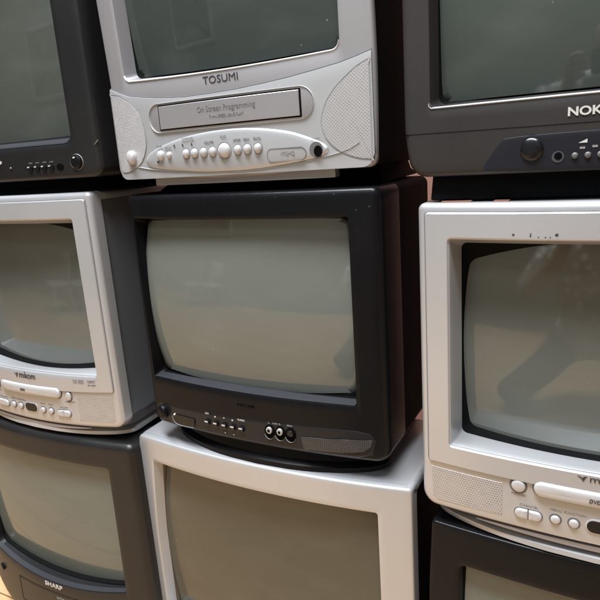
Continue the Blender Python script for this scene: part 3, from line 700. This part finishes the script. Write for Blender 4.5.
FAR = mat('grey_green_plaster', (.15, .165, .15), .8, 0, .2, 60, .06, 2)
tag(box('far_wall', -4.5, 4.5, -2.45, -2.35, -.05, 2.7, FAR), kind='structure')


# ------------------------------------------------------------------ what stands before the sets and shows in their glass
WHITEPL = mat('white_plastic', (.40, .395, .37), .4, 0, .1)
def chair(label, x, y, rz):
    r_ = bpy.data.objects.new('chair', None); COL.objects.link(r_); r_.location = (x, y, 0); r_.rotation_euler = (0, 0, rz); r_.scale = (.76, .76, .76)
    tag(r_, label, 'chair', 'white chairs reflected in the screens')
    m = MB(); c = rrect(-.20, .20, -.19, .20, .06, 6, 5)
    m.loft([[(a, b, z) for a, b in inset(c, i)] for z, i in ((.425, .01), (.43, 0), (.445, 0), (.452, .008), (.446, .05))], True, True); m.obj('seat', WHITEPL, r_)
    m = MB(); c = rrect(-.19, .19, .56, .86, .07, 6, 5)
    m.loft([[(a, -.19-(b-.45)*.18-.03*(1-(a/.19)**2)+o, b) for a, b in inset(c, i)] for o, i in ((-.008, .004), (0, 0), (.010, 0), (.016, .006))], True, True); m.obj('backrest', WHITEPL, r_)
    for sx in (-1, 1):
        m = MB(); m.tube([(sx*.15, -.17, .44), (sx*.16, -.20, .58)], .011); m.obj('back_post', WHITEPL, r_)
        for sy in (-1, 1):
            m = MB(); m.tube([(sx*.16, sy*.15, .43), (sx*.21, sy*.20, 0)], [.015, .011]); m.obj('leg', WHITEPL, r_)
    return r_
chair('white chair nearer the left in the centre screen reflection', -2.55, -1.80, .5)
chair('white chair to the right of its twin in the centre screen reflection', -2.30, -2.00, .2)
# a white picture frame on the far wall
m = MB(); fr0 = rrect(-.42, .42, 1.05, 1.75, .004, 3, 2)
m.loft([[(x-2.5, y, z) for x, z in inset(fr0, i)] for y, i in ((-2.349, 0), (-2.32, 0), (-2.315, .01), (-2.315, .04), (-2.325, .05))])
o = m.obj('picture_frame', mat('frame_grey', (.30, .30, .29), .5), None); tag(o, 'white frame on the far wall, faintly mirrored in the upper glass', 'frame')
m = MB(); m.loft([[(x-2.5, -2.335, z) for x, z in inset(fr0, .065)]], False, True); m.obj('picture', mat('picture_grey', (.10, .10, .09), .5), o)

SKIN = mat('skin', (.42, .24, .17), .5); JEANS = mat('denim', (.030, .034, .045), .8, 0, .3, 500, .15, 12)
SHIRT = mat('patterned_shirt', (.34, .33, .31), .8)
nt = SHIRT.node_tree; vv = nt.nodes.new('ShaderNodeTexVoronoi'); vv.inputs['Scale'].default_value = 26; tcn = nt.nodes.new('ShaderNodeTexCoord')
cr = nt.nodes.new('ShaderNodeValToRGB'); cr.color_ramp.elements[0].color = (.88, .85, .80, 1); cr.color_ramp.elements[1].color = (.30, .30, .30, 1)
cr.color_ramp.elements[0].position = .25; cr.color_ramp.elements[1].position = .5
nt.links.new(tcn.outputs['Object'], vv.inputs['Vector']); nt.links.new(vv.outputs['Distance'], cr.inputs['Fac']); nt.links.new(cr.outputs['Color'], nt.nodes['Principled BSDF'].inputs['Base Color'])
HAIR = mat('brown_hair', (.05, .032, .022), .6, 0, .8, 200)
def person():
    V, E_, RR, K = [], [], [], []
    def v(p, r, k, parent=None):
        V.append(p); RR.append(r if isinstance(r, tuple) else (r, r)); K.append(k)
        if parent is not None: E_.append((parent, len(V)-1))
        return len(V)-1
    cx, cy, cz = 0.03, -.65, FZ*S           # phone is at about (0, -.66, .884)
    pel = v((.06, -1.12, .34), (.15, .12), 1)
    ab = v((.05, -1.07, .47), (.135, .105), 0, pel); ch = v((.04, -1.00, .63), (.150, .11), 0, ab)
    up = v((.04, -.96, .74), (.14, .09), 0, ch); nk = v((.04, -.945, .82), .052, 2, up)
    jaw = v((.04, -.935, .88), (.062, .068), 2, nk); hd = v((.04, -.935, .95), (.076, .090), 2, jaw); tp = v((.04, -.945, 1.01), (.060, .075), 2, hd)
    for sx in (-1, 1):
        hip = v((.06+sx*.10, -1.08, .33), .088, 1, pel)
        if sx < 0:      # kneeling leg
            kn = v((-.27, -.82, .10), .064, 1, v((-.13, -.96, .21), .082, 1, hip))
            clf = v((-.25, -1.00, .075), .055, 1, kn); an = v((-.22, -1.18, .06), .038, 1, clf)
            v((-.21, -1.27, .035), (.036, .026), 3, v((-.215, -1.24, .07), (.038, .032), 3, an))
        else:           # planted leg
            kn = v((.30, -.80, .48), .062, 1, v((.24, -.93, .42), .080, 1, hip))
            clf = v((.30, -.83, .29), .054, 1, kn); an = v((.30, -.88, .09), .036, 1, clf)
            v((.32, -.74, .032), (.038, .026), 3, v((.305, -.84, .045), (.040, .034), 3, an))
        sh = v((.04+sx*.17, -.96, .745), .058, 0, up); el = v((.04+sx*.235, -.86, .585), .043, 0, sh)
        fa = v((.02+sx*.165, -.76, .72), .036, 2, el); wr = v((.005+sx*.105, -.715, .815), .024, 2, fa)
        pm = v((.0+sx*.090, -.695, .86), (.030, .016), 2, wr)
        for k in range(4):                   # fingers behind the phone, tips hooked over its edge
            z = .845+k*.020; L_ = (.85, 1, .95, .8)[k]
            a = v((sx*.088, -.690, z+.004), .0085, 2, pm); b = v((sx*(.088-.030*L_), -.682, z+.006), .0078, 2, a); v((sx*(.088-.052*L_), -.679, z+.004), .0068, 2, b)
        a = v((sx*.080, -.700, .848), .0105, 2, pm); v((sx*.060, -.690, .838), .0085, 2, a)
    V = [(x-(.15 if K[i] != 2 else .05), y, z) for i, (x, y, z) in enumerate(V)]
    me = bpy.data.meshes.new('person'); me.from_pydata(V, E_, [])
    o = bpy.data.objects.new('person', me); COL.objects.link(o)
    sk = o.modifiers.new('skin', 'SKIN'); sk.use_smooth_shade = True
    for i, d in enumerate(me.skin_vertices[0].data): d.radius = RR[i]; d.use_root = (i == 0)
    ss = o.modifiers.new('sub', 'SUBSURF'); ss.levels = 2; ss.render_levels = 2
    dg = bpy.context.evaluated_depsgraph_get(); nm = bpy.data.meshes.new_from_object(o.evaluated_get(dg))
    o.modifiers.clear(); o.data = nm; nm.name = 'person'
    nm.materials.clear()
    for mm in (SHIRT, JEANS, SKIN, BLACK_GLOSS): nm.materials.append(mm)
    vs = [Vector(p) for p in V]
    for p in nm.polygons:
        c = p.center; best = None
        for a, b in E_:
            A, B = vs[a], vs[b]; t_ = max(0, min(1, (c-A).dot(B-A)/(B-A).length_squared)); d = (A+(B-A)*t_-c).length-(RR[a][0]*(1-t_)+RR[b][0]*t_)
            if best is None or d < best[0]: best = (d, K[b] if t_ > .35 else K[a] if K[a] == K[b] or K[b] != 0 else K[b])
        p.material_index = best[1]; p.use_smooth = True
    tag(o, 'person in patterned shirt and dark jeans crouching with a phone, mirrored in the screens', 'person')
    def ell(name, c, r, m_, n=14):
        m = MB(); rings = []
        for i in range(1, n): a = PI*i/n; rings.append([(c[0]+r[0]*math.sin(a)*math.cos(q*2*PI/18), c[1]+r[1]*math.sin(a)*math.sin(q*2*PI/18), c[2]+r[2]*math.cos(a)) for q in range(18)])
        m.loft(rings, True, True); return m.obj(name, m_, o)
    ell('hair', (.04, -.962, .985), (.086, .092, .078), HAIR)
    for sx in (-1, 1):
        ell('ear', (.04+sx*.079, -.94, .93), (.010, .018, .03), SKIN); ell('eye', (.04+sx*.030, -.853, .945), (.012, .008, .008), BLACK_GLOSS)
    ell('nose', (.04, -.845, .915), (.013, .018, .022), SKIN); ell('mouth', (.04, -.862, .885), (.024, .008, .006), mat('lips', (.35, .14, .11), .5))
person()
m = MB(); pc = rrect(-.078, .078, .848, .922, .010, 6, 4)
m.loft([[(x, y, z) for x, z in inset(pc, i)] for y, i in ((-.6775, .003), (-.676, 0), (-.670, 0), (-.6685, .003))], True, True)
ph = m.obj('phone', BLACK_GLOSS, None); tag(ph, 'black phone held up in both hands of the crouching person', 'phone')
m = MB(); m.loft([[(x, y, z) for x, z in circ(0, .884, .006)] for y in (-.6684, -.6675)], False, True); m.obj('lens', mat('lens', (.01, .01, .02), .1), ph)

# ------------------------------------------------------------------ camera (from the vanishing points of the photograph)
vd = Vector((168, 2400, 595.5837)).normalized(); vl = Vector((-1140, -68, 595.5837)).normalized()
nn = vl.cross(vd).normalized()
if nn.z < 0: nn = -nn
ex, ey, ez = -vl, nn, -vd
R = Matrix(((ex.x, -ex.y, -ex.z), (ey.x, -ey.y, -ey.z), (ez.x, -ez.y, -ez.z)))
cam = bpy.data.cameras.new('camera'); co = bpy.data.objects.new('camera', cam); COL.objects.link(co)
co.matrix_world = Matrix.Translation((0, -S, FZ*S)) @ R.to_4x4()
cam.sensor_width = 36; cam.lens = 36*595.5837/600; cam.clip_start = .01; cam.clip_end = 50
scene.camera = co

# ------------------------------------------------------------------ light
def area(name, loc, target, sx, sy, power, color):
    l = bpy.data.lights.new(name, 'AREA'); l.shape = 'RECTANGLE'; l.size = sx; l.size_y = sy; l.energy = power; l.color = color
    o = bpy.data.objects.new(name, l); COL.objects.link(o); o.location = loc
    o.rotation_euler = (Vector(target)-Vector(loc)).to_track_quat('-Z', 'Y').to_euler()
    return o
area('ceiling_lamp', (-.55, -.82, 3.4), (-.5, -.72, 0), 2.6, .6, 315, (.90, .95, 1))
area('ceiling_lamp', (-.5, -1.9, 2.55), (-.5, -1.9, 0), 2.2, .5, 16, (.95, .97, 1))
w = bpy.data.worlds.new('World'); scene.world = w; w.use_nodes = True
w.node_tree.nodes['Background'].inputs[0].default_value = (.80, .86, .84, 1)
w.node_tree.nodes['Background'].inputs[1].default_value = .04
scene.view_settings.view_transform = 'Standard'; scene.view_settings.look = 'None'
scene.view_settings.exposure = 0.0; scene.view_settings.gamma = 1
scene.render.engine = 'CYCLES'
